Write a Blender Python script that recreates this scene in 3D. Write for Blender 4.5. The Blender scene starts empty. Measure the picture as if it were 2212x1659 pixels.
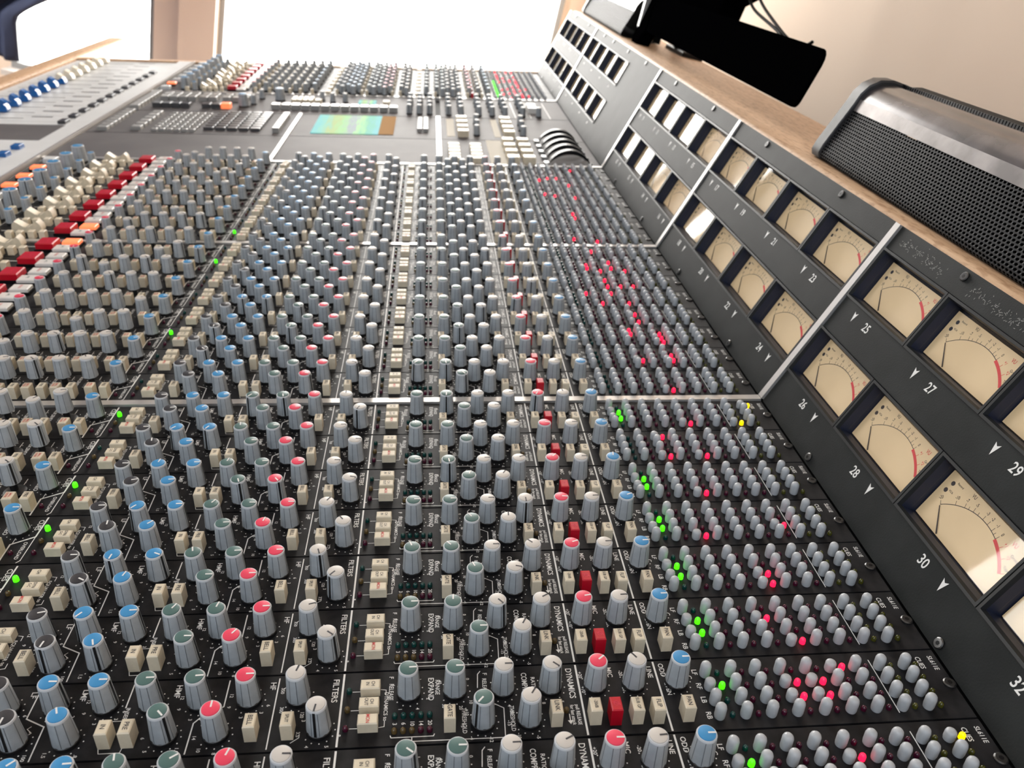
import bpy, bmesh, math, random
from mathutils import Vector, Matrix
from math import sin, cos, pi, radians
random.seed(7)
S = 0.04                    # one channel width in metres: all layout below is in channel widths
ALPHA = radians(11)         # the desk surface rises to the meter bridge
LIFT = 22.5 * S             # desk surface height above the floor
CA, SA = cos(ALPHA), sin(ALPHA)
COL = bpy.context.scene.collection
def W(X, Y, Z=0):           # desk coordinates -> world metres
    return Vector(((X * CA - Z * SA) * S, Y * S, (X * SA + Z * CA) * S + LIFT))
# ---------------------------------------------------------------- camera
sc = bpy.context.scene
CAMP = (-2.5596, -12.7059, 7.591); FPX = 1754.4762
def rod(v):
    th = math.sqrt(sum(a * a for a in v)); x, y, z = [a / th for a in v]
    K = Matrix(((0, -z, y), (z, 0, -x), (-y, x, 0)))
    return Matrix.Identity(3) + K * sin(th) + (K @ K) * (1 - cos(th))
CR = rod((2.0868, -0.065, 0.0947))
cam = bpy.data.cameras.new('camera'); camo = bpy.data.objects.new('camera', cam); COL.objects.link(camo)
toW = Matrix(((CA, 0, -SA), (0, 1, 0), (SA, 0, CA)))
ax = [toW @ Vector(CR[i]) for i in range(3)]
M = Matrix((ax[0], -ax[1], -ax[2])).transposed().to_4x4()
M.translation = W(*CAMP)
camo.matrix_world = M
cam.sensor_width = 36; cam.lens = FPX * 36 / 2212; cam.clip_start = 0.01; cam.clip_end = 200
cam.dof.use_dof = True; cam.dof.focus_distance = 10.3 * S; cam.dof.aperture_fstop = 17
sc.camera = camo
def vis(X, Y, Z=0, m=170):
    c = CR @ (Vector((X, Y, Z)) - Vector(CAMP))
    if c.z < .5: return False
    u = 1106 + FPX * c.x / c.z; v = 829.5 + FPX * c.y / c.z
    return -m < u < 2212 + m and -m < v < 1659 + m
# ---------------------------------------------------------------- world and light
wd = bpy.data.worlds.new('sky'); sc.world = wd; wd.use_nodes = True
nt = wd.node_tree; nt.nodes.clear()
tc = nt.nodes.new('ShaderNodeTexCoord'); sx = nt.nodes.new('ShaderNodeSeparateXYZ')
nt.links.new(tc.outputs['Generated'], sx.inputs[0])
cr = nt.nodes.new('ShaderNodeValToRGB'); cr.color_ramp.elements[0].position = .35; cr.color_ramp.elements[0].color = (.74, .80, .88, 1)
cr.color_ramp.elements[1].position = .8; cr.color_ramp.elements[1].color = (1, .97, .92, 1)
mr = nt.nodes.new('ShaderNodeMapRange'); mr.inputs['From Min'].default_value = .3; mr.inputs['From Max'].default_value = .8
mr.inputs['To Min'].default_value = .45; mr.inputs['To Max'].default_value = 17
ma = nt.nodes.new('ShaderNodeMapRange'); ma.inputs['From Min'].default_value = -1; ma.inputs['From Max'].default_value = 1
bg = nt.nodes.new('ShaderNodeBackground'); wo = nt.nodes.new('ShaderNodeOutputWorld')
nt.links.new(sx.outputs['Y'], mr.inputs['Value']); nt.links.new(sx.outputs['Y'], ma.inputs['Value'])
nt.links.new(ma.outputs[0], cr.inputs[0]); nt.links.new(cr.outputs[0], bg.inputs['Color'])
nt.links.new(mr.outputs[0], bg.inputs['Strength']); nt.links.new(bg.outputs[0], wo.inputs[0])
def area(name, loc, tgt, sx_, sy_, e, col):   # daylight from the window behind the camera, plus an added fill
    l = bpy.data.lights.new(name, 'AREA'); l.shape = 'RECTANGLE'; l.size = sx_; l.size_y = sy_; l.energy = e; l.color = col
    o = bpy.data.objects.new(name, l); COL.objects.link(o); o.location = loc
    o.rotation_euler = (Vector(tgt) - Vector(loc)).to_track_quat('-Z', 'Y').to_euler()
area('near_window_daylight', (-1.0, -1.75, 2.2), (-.05, -.1, .95), 1.3, 1.1, 19, (.80, .89, 1))
area('left_fill', (-2.9, 1.3, 2.0), (-1.05, 3.2, .9), 1.0, 1.0, 28, (1, .96, .92)); bpy.data.lights['left_fill'].spread = radians(75)  # added fill with no seen source, brightens the column and fader panel
vs = sc.view_settings
vs.view_transform = 'Standard'; vs.look = 'None'; vs.gamma = 1; vs.use_curve_mapping = False; vs.exposure = 0.0
# ---------------------------------------------------------------- materials
MAT = {}
def mat(name, col, rough=.5, metal=0, spec=.5, emit=None, es=0, noise=0, nscale=60, coat=0, bump=0, bscale=200):
    m = bpy.data.materials.new(name); m.use_nodes = True; n = m.node_tree; b = n.nodes['Principled BSDF']
    b.inputs['Base Color'].default_value = (*col, 1); b.inputs['Roughness'].default_value = rough
    b.inputs['Metallic'].default_value = metal; b.inputs['Specular IOR Level'].default_value = spec
    b.inputs['Coat Weight'].default_value = coat
    if emit: b.inputs['Emission Color'].default_value = (*emit, 1); b.inputs['Emission Strength'].default_value = es
    if noise or bump:
        t = n.nodes.new('ShaderNodeTexCoord')
    if noise:
        z = n.nodes.new('ShaderNodeTexNoise'); z.inputs['Scale'].default_value = nscale; z.inputs['Detail'].default_value = 5
        n.links.new(t.outputs['Object'], z.inputs['Vector'])
        r = n.nodes.new('ShaderNodeValToRGB'); r.color_ramp.elements[0].position = .35; r.color_ramp.elements[1].position = .72
        r.color_ramp.elements[0].color = (*col, 1); r.color_ramp.elements[1].color = (*[min(1, c * (1 + noise) + noise * .012) for c in col], 1)
        n.links.new(z.outputs['Fac'], r.inputs[0]); n.links.new(r.outputs[0], b.inputs['Base Color'])
    if bump:
        z = n.nodes.new('ShaderNodeTexNoise'); z.inputs['Scale'].default_value = bscale
        n.links.new(t.outputs['Object'], z.inputs['Vector'])
        bb = n.nodes.new('ShaderNodeBump'); bb.inputs['Strength'].default_value = bump; bb.inputs['Distance'].default_value = .0005
        n.links.new(z.outputs['Fac'], bb.inputs['Height']); n.links.new(bb.outputs[0], b.inputs['Normal'])
    MAT[name] = m; return m
mat('panel', (.005, .005, .006), .5, spec=.18, noise=.9, nscale=90)
mat('bridge', (.009, .0105, .0105), .55, spec=.15, noise=.4, nscale=30, bump=.15, bscale=900)
mat('bezel', (.013, .014, .015), .4, spec=.25)
mat('ink', (.72, .72, .70), .5)
mat('redink', (.55, .04, .04), .5)
mat('darkink', (.03, .03, .035), .5)
mat('alu', (.62, .60, .58), .32, metal=.55)
mat('knobgrey', (.33, .36, .385), .42, noise=.25, nscale=120)
mat('knobrim', (.56, .58, .60), .4)
mat('groove', (.10, .11, .12), .6)
mat('knobblack', (.008, .008, .009), .4)
mat('capblue', (.035, .24, .50), .38)
mat('capred', (.74, .045, .10), .38)
mat('capgreen', (.065, .135, .125), .38)
mat('capblack', (.025, .025, .03), .38)
mat('capwhite', (.55, .52, .48), .4)
mat('cream', (.62, .55, .42), .42, spec=.35, noise=.15, nscale=200)
mat('redbtn', (.50, .004, .018), .3)
mat('whitebtn', (.72, .70, .66), .3)
mat('routecap', (.42, .44, .46), .4)
mat('screwm', (.10, .10, .10), .3, metal=.9)
mat('ledred', (.055, .004, .018), .15)
mat('ledgreen', (.003, .04, .035), .15)
mat('ledamber', (.09, .06, .02), .15)
mat('ledolive', (.06, .06, .008), .15)
mat('onred', (1, .01, .03), .3, emit=(1, .005, .035), es=3.2)
mat('ongreen', (.05, 1, .02), .3, emit=(.05, 1, .0), es=2.2)
mat('onyellow', (1, .7, 0), .3, emit=(1, .62, 0), es=1.8)
mat('onorange', (1, .25, .1), .3, emit=(1, .22, .08), es=.9)
mat('dial', (.58, .44, .26), .5, emit=(1, .74, .42), es=.17, noise=.08, nscale=40)
mat('dialink', (.03, .025, .03), .6)
mat('dialred', (.70, .03, .04), .5)
mat('scuff', (.22, .22, .21), .5)
mat('navywall', (.006, .012, .035), .5)
mat('black', (.004, .004, .005), .4, spec=.25)
mat('gloss', (.0008, .0008, .001), .6, spec=0)
mat('matte', (.006, .006, .006), .7, spec=.2)
mat('satin', (.085, .08, .083), .62, spec=.2, noise=.3, nscale=12)
mat('lightpanel', (.62, .64, .65), .38, noise=.08, nscale=20)
mat('faderblue', (.01, .11, .36), .2)
mat('fadercream', (.72, .66, .54), .28)
mat('keydark', (.06, .06, .065), .3)
mat('keygrey', (.30, .30, .29), .3)
mat('tape', (.60, .58, .52), .8, spec=.1)
mat('tan', (.45, .29, .16), .8, spec=0)  # tan part of the reflection painted on the display
mat('sphighlight', (.20, .185, .18), .3, metal=.7, noise=.7, nscale=45)  # lighter scuffed metal, carries the trim's painted highlight
mat('spmetal', (.035, .03, .032), .2, spec=.7, metal=.25, noise=1.5, nscale=25)
mat('spcap', (.018, .018, .019), .4, spec=.25, noise=1.2, nscale=45)
mat('walls', (.86, .70, .56), .9)
mat('columnm', (.93, .78, .67), .9)
mat('framem', (.35, .36, .36), .4, metal=.4)
mat('floorm', (.30, .22, .16), .5, noise=.2, nscale=3)
mat('ceilm', (.65, .61, .57), .9)
mat('navycloth', (.012, .018, .045), .85, noise=.5, nscale=10)
mat('cable', (.003, .003, .003), .6, spec=.05)
def wood(name, c1, c2):
    m = bpy.data.materials.new(name); m.use_nodes = True; n = m.node_tree; b = n.nodes['Principled BSDF']
    t = n.nodes.new('ShaderNodeTexCoord'); mp = n.nodes.new('ShaderNodeMapping'); mp.inputs['Scale'].default_value = (60, 4, 60)
    z = n.nodes.new('ShaderNodeTexNoise'); z.inputs['Scale'].default_value = 3; z.inputs['Detail'].default_value = 8; z.inputs['Distortion'].default_value = .6
    z2 = n.nodes.new('ShaderNodeTexNoise'); z2.inputs['Scale'].default_value = 260; z2.inputs['Detail'].default_value = 3
    mp2 = n.nodes.new('ShaderNodeMapping'); mp2.inputs['Scale'].default_value = (1, .35, 1)
    n.links.new(t.outputs['Object'], mp.inputs[0]); n.links.new(mp.outputs[0], z.inputs['Vector'])
    n.links.new(t.outputs['Object'], mp2.inputs[0]); n.links.new(mp2.outputs[0], z2.inputs['Vector'])
    r = n.nodes.new('ShaderNodeValToRGB'); r.color_ramp.elements[0].position = .3; r.color_ramp.elements[1].position = .7
    r.color_ramp.elements[0].color = (*c1, 1); r.color_ramp.elements[1].color = (*c2, 1)
    r2 = n.nodes.new('ShaderNodeValToRGB'); r2.color_ramp.elements[0].position = .36; r2.color_ramp.elements[1].position = .5
    r2.color_ramp.elements[0].color = (.72, .66, .60, 1); r2.color_ramp.elements[1].color = (1, 1, 1, 1)
    mx = n.nodes.new('ShaderNodeMixRGB'); mx.blend_type = 'MULTIPLY'; mx.inputs[0].default_value = 1
    n.links.new(z.outputs['Fac'], r.inputs[0]); n.links.new(z2.outputs['Fac'], r2.inputs[0])
    n.links.new(r.outputs[0], mx.inputs[1]); n.links.new(r2.outputs[0], mx.inputs[2]); n.links.new(mx.outputs[0], b.inputs['Base Color'])
    b.inputs['Roughness'].default_value = .5; MAT[name] = m
wood('oak', (.47, .29, .165), (.62, .42, .26))
def grille():
    # punched metal sheet: rows of dark oval holes
    m = bpy.data.materials.new('grille'); m.use_nodes = True; n = m.node_tree; b = n.nodes['Principled BSDF']
    uv = n.nodes.new('ShaderNodeUVMap'); s = n.nodes.new('ShaderNodeSeparateXYZ'); n.links.new(uv.outputs[0], s.inputs[0])
    def mth(op, a, c=None):
        q = n.nodes.new('ShaderNodeMath'); q.operation = op
        for i, v in enumerate((a, c)):
            if v is None: continue
            if isinstance(v, (int, float)): q.inputs[i].default_value = v
            else: n.links.new(v, q.inputs[i])
        return q.outputs[0]
    u = mth('MULTIPLY', s.outputs['X'], 1 / .098); v = mth('MULTIPLY', s.outputs['Y'], 1 / .066)
    row = mth('FLOOR', v); par = mth('MULTIPLY', mth('MODULO', row, 2), .5)
    fu = mth('SUBTRACT', mth('FRACT', mth('ADD', u, par)), .5); fv = mth('SUBTRACT', mth('FRACT', v), .5)
    d = mth('ADD', mth('MULTIPLY', mth('MULTIPLY', fu, fu), 7.6), mth('MULTIPLY', mth('MULTIPLY', fv, fv), 9.5))
    k = mth('GREATER_THAN', d, 1)
    mx = n.nodes.new('ShaderNodeMixRGB'); mx.inputs[1].default_value = (.001, .001, .001, 1); mx.inputs[2].default_value = (.035, .036, .038, 1)
    n.links.new(k, mx.inputs[0]); n.links.new(mx.outputs[0], b.inputs['Base Color'])
    n.links.new(mth('MULTIPLY', k, .05), b.inputs['Specular IOR Level'])
    bp = n.nodes.new('ShaderNodeBump'); bp.inputs['Distance'].default_value = .0015; bp.inputs['Strength'].default_value = .9
    n.links.new(mth('MINIMUM', d, 1.6), bp.inputs['Height']); n.links.new(bp.outputs[0], b.inputs['Normal'])
    b.inputs['Roughness'].default_value = .38; MAT['grille'] = m
grille()
def glassmat():
    m = bpy.data.materials.new('glass'); m.use_nodes = True; n = m.node_tree; n.nodes.clear()
    o = n.nodes.new('ShaderNodeOutputMaterial'); tr = n.nodes.new('ShaderNodeBsdfTransparent'); gl = n.nodes.new('ShaderNodeBsdfGlossy')
    gl.inputs['Roughness'].default_value = .03; lw = n.nodes.new('ShaderNodeLayerWeight'); pw = n.nodes.new('ShaderNodeMath'); pw.operation = 'POWER'; pw.inputs[1].default_value = 5
    n.links.new(lw.outputs['Facing'], pw.inputs[0]); fr = n.nodes.new('ShaderNodeMath'); fr.operation = 'MULTIPLY_ADD'; fr.inputs[1].default_value = .5; fr.inputs[2].default_value = .03
    n.links.new(pw.outputs[0], fr.inputs[0]); mx = n.nodes.new('ShaderNodeMixShader'); n.links.new(fr.outputs[0], mx.inputs[0]); n.links.new(tr.outputs[0], mx.inputs[1])
    n.links.new(gl.outputs[0], mx.inputs[2]); n.links.new(mx.outputs[0], o.inputs[0]); MAT['glass'] = m
glassmat()
def screenmat():  # outdoor reflection in a glossy screen, painted as emissive streaks
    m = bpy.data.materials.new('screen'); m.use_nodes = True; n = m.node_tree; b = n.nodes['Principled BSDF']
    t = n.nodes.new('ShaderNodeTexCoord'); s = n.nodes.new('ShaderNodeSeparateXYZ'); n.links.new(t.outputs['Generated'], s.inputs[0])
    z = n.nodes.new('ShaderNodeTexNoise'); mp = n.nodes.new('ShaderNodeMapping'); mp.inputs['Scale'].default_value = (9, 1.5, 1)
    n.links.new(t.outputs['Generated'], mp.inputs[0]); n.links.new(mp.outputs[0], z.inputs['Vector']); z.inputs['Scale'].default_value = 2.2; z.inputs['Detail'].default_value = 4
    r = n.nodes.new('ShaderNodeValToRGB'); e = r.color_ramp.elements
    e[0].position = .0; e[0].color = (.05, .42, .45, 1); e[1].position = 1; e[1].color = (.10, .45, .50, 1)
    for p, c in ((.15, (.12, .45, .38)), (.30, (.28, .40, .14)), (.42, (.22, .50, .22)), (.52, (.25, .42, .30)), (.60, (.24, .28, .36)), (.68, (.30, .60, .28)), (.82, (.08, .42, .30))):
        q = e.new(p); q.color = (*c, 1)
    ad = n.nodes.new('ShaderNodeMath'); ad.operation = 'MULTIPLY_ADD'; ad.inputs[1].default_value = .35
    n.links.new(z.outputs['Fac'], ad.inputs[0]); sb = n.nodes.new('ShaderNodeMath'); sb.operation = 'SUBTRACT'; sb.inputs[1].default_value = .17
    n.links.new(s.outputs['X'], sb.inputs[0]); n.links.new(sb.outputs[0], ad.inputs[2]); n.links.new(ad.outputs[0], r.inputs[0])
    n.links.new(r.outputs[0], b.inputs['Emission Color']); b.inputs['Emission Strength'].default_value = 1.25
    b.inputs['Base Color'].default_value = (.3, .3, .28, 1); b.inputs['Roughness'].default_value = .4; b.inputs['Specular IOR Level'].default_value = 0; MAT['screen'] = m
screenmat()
# ---------------------------------------------------------------- mesh helpers (local units: channel widths)
_tc = {}
def glyphs(s):
    if s in _tc: return _tc[s]
    cu = bpy.data.curves.new('t', 'FONT'); cu.body = s; cu.size = 1; cu.resolution_u = 3; cu.align_x = 'CENTER'; cu.align_y = 'CENTER'; cu.offset = .012
    o = bpy.data.objects.new('t', cu); COL.objects.link(o)
    me = bpy.data.meshes.new_from_object(o.evaluated_get(bpy.context.evaluated_depsgraph_get()))
    r = ([tuple(v.co)[:2] for v in me.vertices], [tuple(p.vertices) for p in me.polygons])
    bpy.data.objects.remove(o); bpy.data.curves.remove(cu); bpy.data.meshes.remove(me)
    _tc[s] = r; return r
class MB:
    def __init__(s): s.v = []; s.f = []; s.m = []; s.names = []; s.uv = {}
    def mi(s, n):
        if n not in s.names: s.names.append(n)
        return s.names.index(n)
    def add(s, vs, fs, m):
        b = len(s.v); k = s.mi(m); s.v += [tuple(v) for v in vs]
        for f in fs: s.f.append(tuple(b + i for i in f)); s.m.append(k)
    def box(s, x0, x1, y0, y1, z0, z1, m, c=0):
        if c:   # chamfered top
            vs = []
            for z, d in ((z0, 0), (z1 - c, 0), (z1, c)):
                vs += [(x0 + d, y0 + d, z), (x1 - d, y0 + d, z), (x1 - d, y1 - d, z), (x0 + d, y1 - d, z)]
            fs = [(3, 2, 1, 0), (8, 9, 10, 11)]
            for k in (0, 4):
                for i in range(4): fs.append((k + i, k + (i + 1) % 4, k + 4 + (i + 1) % 4, k + 4 + i))
            s.add(vs, fs, m)
        else:
            s.add([(x0, y0, z0), (x1, y0, z0), (x1, y1, z0), (x0, y1, z0), (x0, y0, z1), (x1, y0, z1), (x1, y1, z1), (x0, y1, z1)],
                  [(3, 2, 1, 0), (4, 5, 6, 7), (0, 1, 5, 4), (1, 2, 6, 5), (2, 3, 7, 6), (3, 0, 4, 7)], m)
    def lathe(s, prof, n, m, cx=0, cy=0, flute=None, cap=True):
        vs = []
        for j, (r, z) in enumerate(prof):
            for i in range(n):
                a = 2 * pi * i / n; q = r
                if flute and j in flute: q = r - (.007 if i % 4 == 0 else 0)
                vs.append((cx + q * cos(a), cy + q * sin(a), z))
        fs = []
        for j in range(len(prof) - 1):
            for i in range(n): fs.append((j * n + i, j * n + (i + 1) % n, (j + 1) * n + (i + 1) % n, (j + 1) * n + i))
        if cap: fs.append(tuple((len(prof) - 1) * n + i for i in range(n)))
        s.add(vs, fs, m)
    def line(s, pts, w, m, z=.002):
        for (x0, y0), (x1, y1) in zip(pts, pts[1:]):
            d = math.hypot(x1 - x0, y1 - y0) or 1; nx, ny = -(y1 - y0) / d * w / 2, (x1 - x0) / d * w / 2
            ex, ey = (x1 - x0) / d * w / 3, (y1 - y0) / d * w / 3
            s.add([(x0 + nx - ex, y0 + ny - ey, z), (x0 - nx - ex, y0 - ny - ey, z), (x1 - nx + ex, y1 - ny + ey, z), (x1 + nx + ex, y1 + ny + ey, z)], [(0, 1, 2, 3)], m)
    def poly(s, pts, m, z=.002): s.add([(x, y, z) for x, y in pts], [tuple(range(len(pts)))], m)
    def disc(s, x, y, r, m, z=.002, n=8): s.poly([(x + r * cos(2 * pi * i / n), y + r * sin(2 * pi * i / n)) for i in range(n)], m, z)
    def text(s, t, x, y, size, m='ink', z=.002, squash=1.0, rot=0):
        # reads along -Y with the letters' tops towards +X, as the operator sees it
        vs, fs = glyphs(t); c, q = cos(rot), sin(rot)
        out = []
        for a, b in vs:
            a, b = a * size * squash, b * size; a, b = a * c - b * q, a * q + b * c
            out.append((x + b, y - a, z))
        s.add(out, fs, m)
    def mesh(s, name, smooth=False):
        me = bpy.data.meshes.new(name); me.from_pydata([(a * S, b * S, c * S) for a, b, c in s.v], [], s.f)
        for n in s.names: me.materials.append(MAT[n])
        me.polygons.foreach_set('material_index', s.m)
        if smooth:
            me.polygons.foreach_set('use_smooth', [True] * len(s.f)); me.set_sharp_from_angle(angle=radians(35))
        me.update(); return me
def link(name, me, parent=None, loc=(0, 0, 0), rz=0, scale=None, label=None):
    o = bpy.data.objects.new(name, me); COL.objects.link(o)
    o.location = (loc[0] * S, loc[1] * S, loc[2] * S)
    if rz: o.rotation_euler = (0, 0, rz)
    if scale: o.scale = scale
    if parent: o.parent = parent
    if label: o['label'] = label
    return o
def thing(name, label, cat, X, Y, Z=0, group=None, tilt=True):
    o = bpy.data.objects.new(name, None); COL.objects.link(o); o.empty_display_size = .01
    o.location = W(X, Y, Z)
    if tilt: o.rotation_euler = (0, -ALPHA, 0)
    o['label'] = label; o['category'] = cat
    if group: o['group'] = group
    return o
def tag(o, label, cat, group=None):
    o['label'] = label; o['category'] = cat
    if group: o['group'] = group
    return o
# ---------------------------------------------------------------- the room
def wbox(name, x0, x1, y0, y1, z0, z1, m, kind='structure'):   # box in level world units (channel widths)
    b = MB(); b.box(x0, x1, y0, y1, z0, z1, m); o = link(name, b.mesh(name), None, (0, 0, 0)); o.location = (0, 0, LIFT)
    if kind: o['kind'] = kind
    return o
FZ = -22.5; CZ = 45; YW = 80
wbox('floor', -110, 13, -40, 84, FZ - 1, FZ, 'floorm')
wbox('ceiling', -110, 13, -40, 84, CZ, CZ + 1, 'ceilm')
wbox('wall_right', 13, 14, -40, 84, FZ, CZ, 'walls')
b = MB()
for r in ((-110, -43.2, FZ, CZ), (-43.2, -29.4, FZ, -15.8), (-43.2, -29.4, 40, CZ), (-23.3, 10.9, FZ, -15.8), (-23.3, 10.9, 40, CZ), (10.9, 13, FZ, CZ)):
    b.box(r[0], r[1], YW, YW + 2, r[2], r[3], 'walls')
o = link('wall_far', b.mesh('wall_far')); o.location = (0, 0, LIFT); o['kind'] = 'structure'
b = MB(); b.box(-29.4, -26.9, YW - 1, YW + 2, FZ, CZ, 'columnm', ); b.box(-26.8, -23.3, YW - 2.0, YW + 2, FZ, CZ, 'columnm'); b.box(-26.9, -26.8, YW - .8, YW, FZ, CZ, 'bezel')
o = link('trim_1', b.mesh('trim_1')); o.location = (0, 0, LIFT); o['kind'] = 'structure'
def window(name, x0, x1, z0, z1):
    b = MB(); t = .55
    b.box(x0, x0 + t, YW - .4, YW + .8, z0, z1, 'framem'); b.box(x1 - t, x1, YW - .4, YW + .8, z0, z1, 'framem')
    b.box(x0 + t, x1 - t, YW - .4, YW + .8, z0, z0 + t, 'framem'); b.box(x0 + t, x1 - t, YW - .4, YW + .8, z1 - t, z1, 'framem')
    b.box(x0 - .3, x1 + .3, YW - 2.2, YW, z0 - .5, z0, 'ceilm')
    o = link(name, b.mesh(name)); o.location = (0, 0, LIFT); o['kind'] = 'structure'
    g = MB(); g.box(x0 + t, x1 - t, YW + .1, YW + .2, z0 + t, z1 - t, 'glass'); link('pane', g.mesh('pane'), o)
window('window_1', -43.2, -29.4, -15.8, 40)
window('window_2', -23.3, 10.9, -15.8, 40)
# ---------------------------------------------------------------- desk body
TH = radians(62.5); CT, ST = cos(TH), sin(TH); PX = 3.55; PH = 3.85
def BR(s, u, d=0): return (PX + CT * u + ST * d, s, ST * u - CT * d)      # bridge coords: s along Y, u up the slope, d behind the face
E0 = (PX + CT * PH, ST * PH); E0W = (E0[0] * CA - E0[1] * SA, E0[0] * SA + E0[1] * CA)
YN, YF = -9.2, 37.3
def w2(X, Z): return (X * CA - Z * SA, X * SA + Z * CA)
desk = thing('mixing_desk_body', 'long dark mixing desk carcass carrying all strips and the meter bridge', 'mixing desk', 0, 14, -.15, tilt=False)
prof = [w2(-22.2, -.14), w2(3.9, -.14), w2(PX + ST * .62, -CT * .62), w2(E0[0] - CT * .75 + ST * .62, E0[1] - ST * .75 - CT * .62), (E0W[0] + 3.6, E0W[1] - .75), (E0W[0] + 3.6, FZ + .02), (-11, FZ + .02), (-15, -6), w2(-22.2, -1.2)]
org = desk.location; ox, oz = org.x / S, (org.z - LIFT) / S
b = MB(); n = len(prof)
vs = [(x - ox, YN - 14, z - oz) for x, z in prof] + [(x - ox, YF - 14, z - oz) for x, z in prof]
b.add(vs, [tuple(range(n)), tuple(range(2 * n - 1, n - 1, -1))] + [(i, i + n, (i + 1) % n + n, (i + 1) % n) for i in range(n)], 'matte')
link('carcass', b.mesh('carcass'), desk)
def tilted(b, name, label=None):   # a part of the desk modelled in desk coordinates
    o = link(name, b.mesh(name), desk); o.rotation_euler = (0, -ALPHA, 0); l = W(0, 0, 0) - org; o.location = l
    if label: o['label'] = label
    return o
WD = .1749
DIV = [0.0, 8 + WD, 16.42, 28.88]
for k, yc in enumerate(DIV):
    b = MB(); h = WD / 2 - .012
    b.box(-15.8, PX - .02, yc - h, yc + h, -.12, .035, 'alu'); tilted(b, 'divider_strip', 'bright aluminium strip')
    c = [BR(y, uu, d) for y in (yc - h, yc + h) for uu in (.03, PH) for d in (.05, -.04)]
    b = MB(); b.add(c, [(0, 1, 3, 2), (4, 6, 7, 5), (0, 4, 5, 1), (2, 3, 7, 6), (1, 5, 7, 3), (0, 2, 6, 4)], 'alu'); tilted(b, 'bridge_divider', 'bright aluminium strip')
b = MB(); b.box(-16.72, -15.92, YN, YF, -.12, .10, 'lightpanel', .03); b.box(-15.92, -15.84, YN, YF, -.12, .13, 'alu')
tilted(b, 'side_rail', 'pale grey rail')
b = MB(); b.box(-2.42, -2.24, 16.53, 24.55, -.1, .03, 'alu'); tilted(b, 'divider_strip', 'bright aluminium strip')
b = MB(); b.box(-8.34, -8.20, 16.53, 24.5, -.1, .035, 'alu'); tilted(b, 'divider_strip', 'bright aluminium strip')
b = MB(); b.box(-22.2, PX + .02, YF, YF + .5, -.9, .08, 'oak')
c = [w2(PX, 0), w2(*E0), (E0W[0] + 3.7, E0W[1]), (E0W[0] + 3.7, -1.5), w2(PX, -1.5)]
vs = [(x * CA + z * SA, y, -x * SA + z * CA) for y in (YF, YF + .5) for x, z in c]
b.add(vs, [(0, 1, 2, 3, 4), (9, 8, 7, 6, 5)] + [(i, i + 5, (i + 1) % 5 + 5, (i + 1) % 5) for i in range(5)], 'oak')
tilted(b, 'end_cheek', 'pale wooden end cheek')
# wooden armrest on the operator's side and wooden shelf on top
def extrude(prof, y0, y1, m, name, parent=None, loc=None, bm=None):
    n = len(prof); b = bm or MB()
    b.add([(x, y0, z) for x, z in prof] + [(x, y1, z) for x, z in prof], [tuple(range(n)), tuple(range(2 * n - 1, n - 1, -1))] + [(i, i + n, (i + 1) % n + n, (i + 1) % n) for i in range(n)], m)
    return b
t = thing('wooden_rail', 'long pale wooden armrest along the operator edge beside the faders', 'wooden rail', -22.8, 14, 0)
pr = [(-.58, -.5), (.58, -.5), (.58, .10), (.5, .17), (.3, .2), (-.3, .2), (-.5, .14), (-.58, 0)]
link('rail_board', extrude(pr, -24, 31.5, 'oak', '').mesh('rail_board', True), t)
t = thing('wooden_shelf', 'pale oak shelf running along the top of the meter bridge', 'shelf', E0[0], 14, E0[1], tilt=False)
pr = [(.06, -.45), (3.85, -.45), (3.95, -.35), (3.95, -.12), (3.88, -.02), (3.75, .04), (.22, .04), (.12, .015), (.06, -.05)]
link('shelf_board', extrude(pr, YN - 14, YF - 14, 'oak', '').mesh('shelf_board', True), t)
# ---------------------------------------------------------------- small control meshes
CAPS = {'blue': 'capblue', 'red': 'capred', 'green': 'capgreen', 'black': 'capblack', 'white': 'capwhite'}
def knob_mesh(scale=1.0, hgt=.42, lift=0.0, capm=None):
    b = MB(); k = scale
    if lift:
        b.lathe([(.16, .0), (.16, .03), (.12, .05), (.08, .05)], 20, 'knobblack'); b.lathe([(.055, .04), (.055, lift + .03)], 12, 'knobblack')
    else:
        b.lathe([(.136 * k, 0), (.136 * k, .05), (.128 * k, .056)], 28, 'knobblack')
    z = lift
    b.lathe([(.10 * k, z + .045), (.130 * k, z + .05), (.131 * k, z + .062), (.1095 * k, z + hgt - .026)], 32, 'knobgrey', flute=(1, 2, 3), cap=False)
    b.lathe([(.1095 * k, z + hgt - .026), (.110 * k, z + hgt - .012), (.104 * k, z + hgt)], 32, 'knobrim')
    for i in range(8):  # dark lines: groove shade and dirt put into the colour
        a = pi * (i + .5) / 4 + (.07 if i % 2 else -.05); h = .0035; r0, r1 = .131 * k + .001, .1095 * k + .001
        b.add([(r0 * cos(a - h / r0), r0 * sin(a - h / r0), z + .065), (r0 * cos(a + h / r0), r0 * sin(a + h / r0), z + .065), (r1 * cos(a + h / r1), r1 * sin(a + h / r1), z + hgt - .03), (r1 * cos(a - h / r1), r1 * sin(a - h / r1), z + hgt - .03)], [(0, 1, 2, 3)], 'groove')
    # dark pointer line down the side
    e = .0035; w = .014
    p = [(.130 * k + e, -w, z + .06), (.130 * k + e, w, z + .06), (.108 * k + e, w, z + hgt - .015), (.108 * k + e, -w, z + hgt - .015), (.096 * k, w, z + hgt + .002), (.096 * k, -w, z + hgt + .002)]
    b.add(p, [(0, 1, 2, 3), (3, 2, 4, 5)], 'knobblack')
    if capm: cap_into(b, capm, k, z + hgt)
    return b.mesh('rotary_knob', True)
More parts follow.
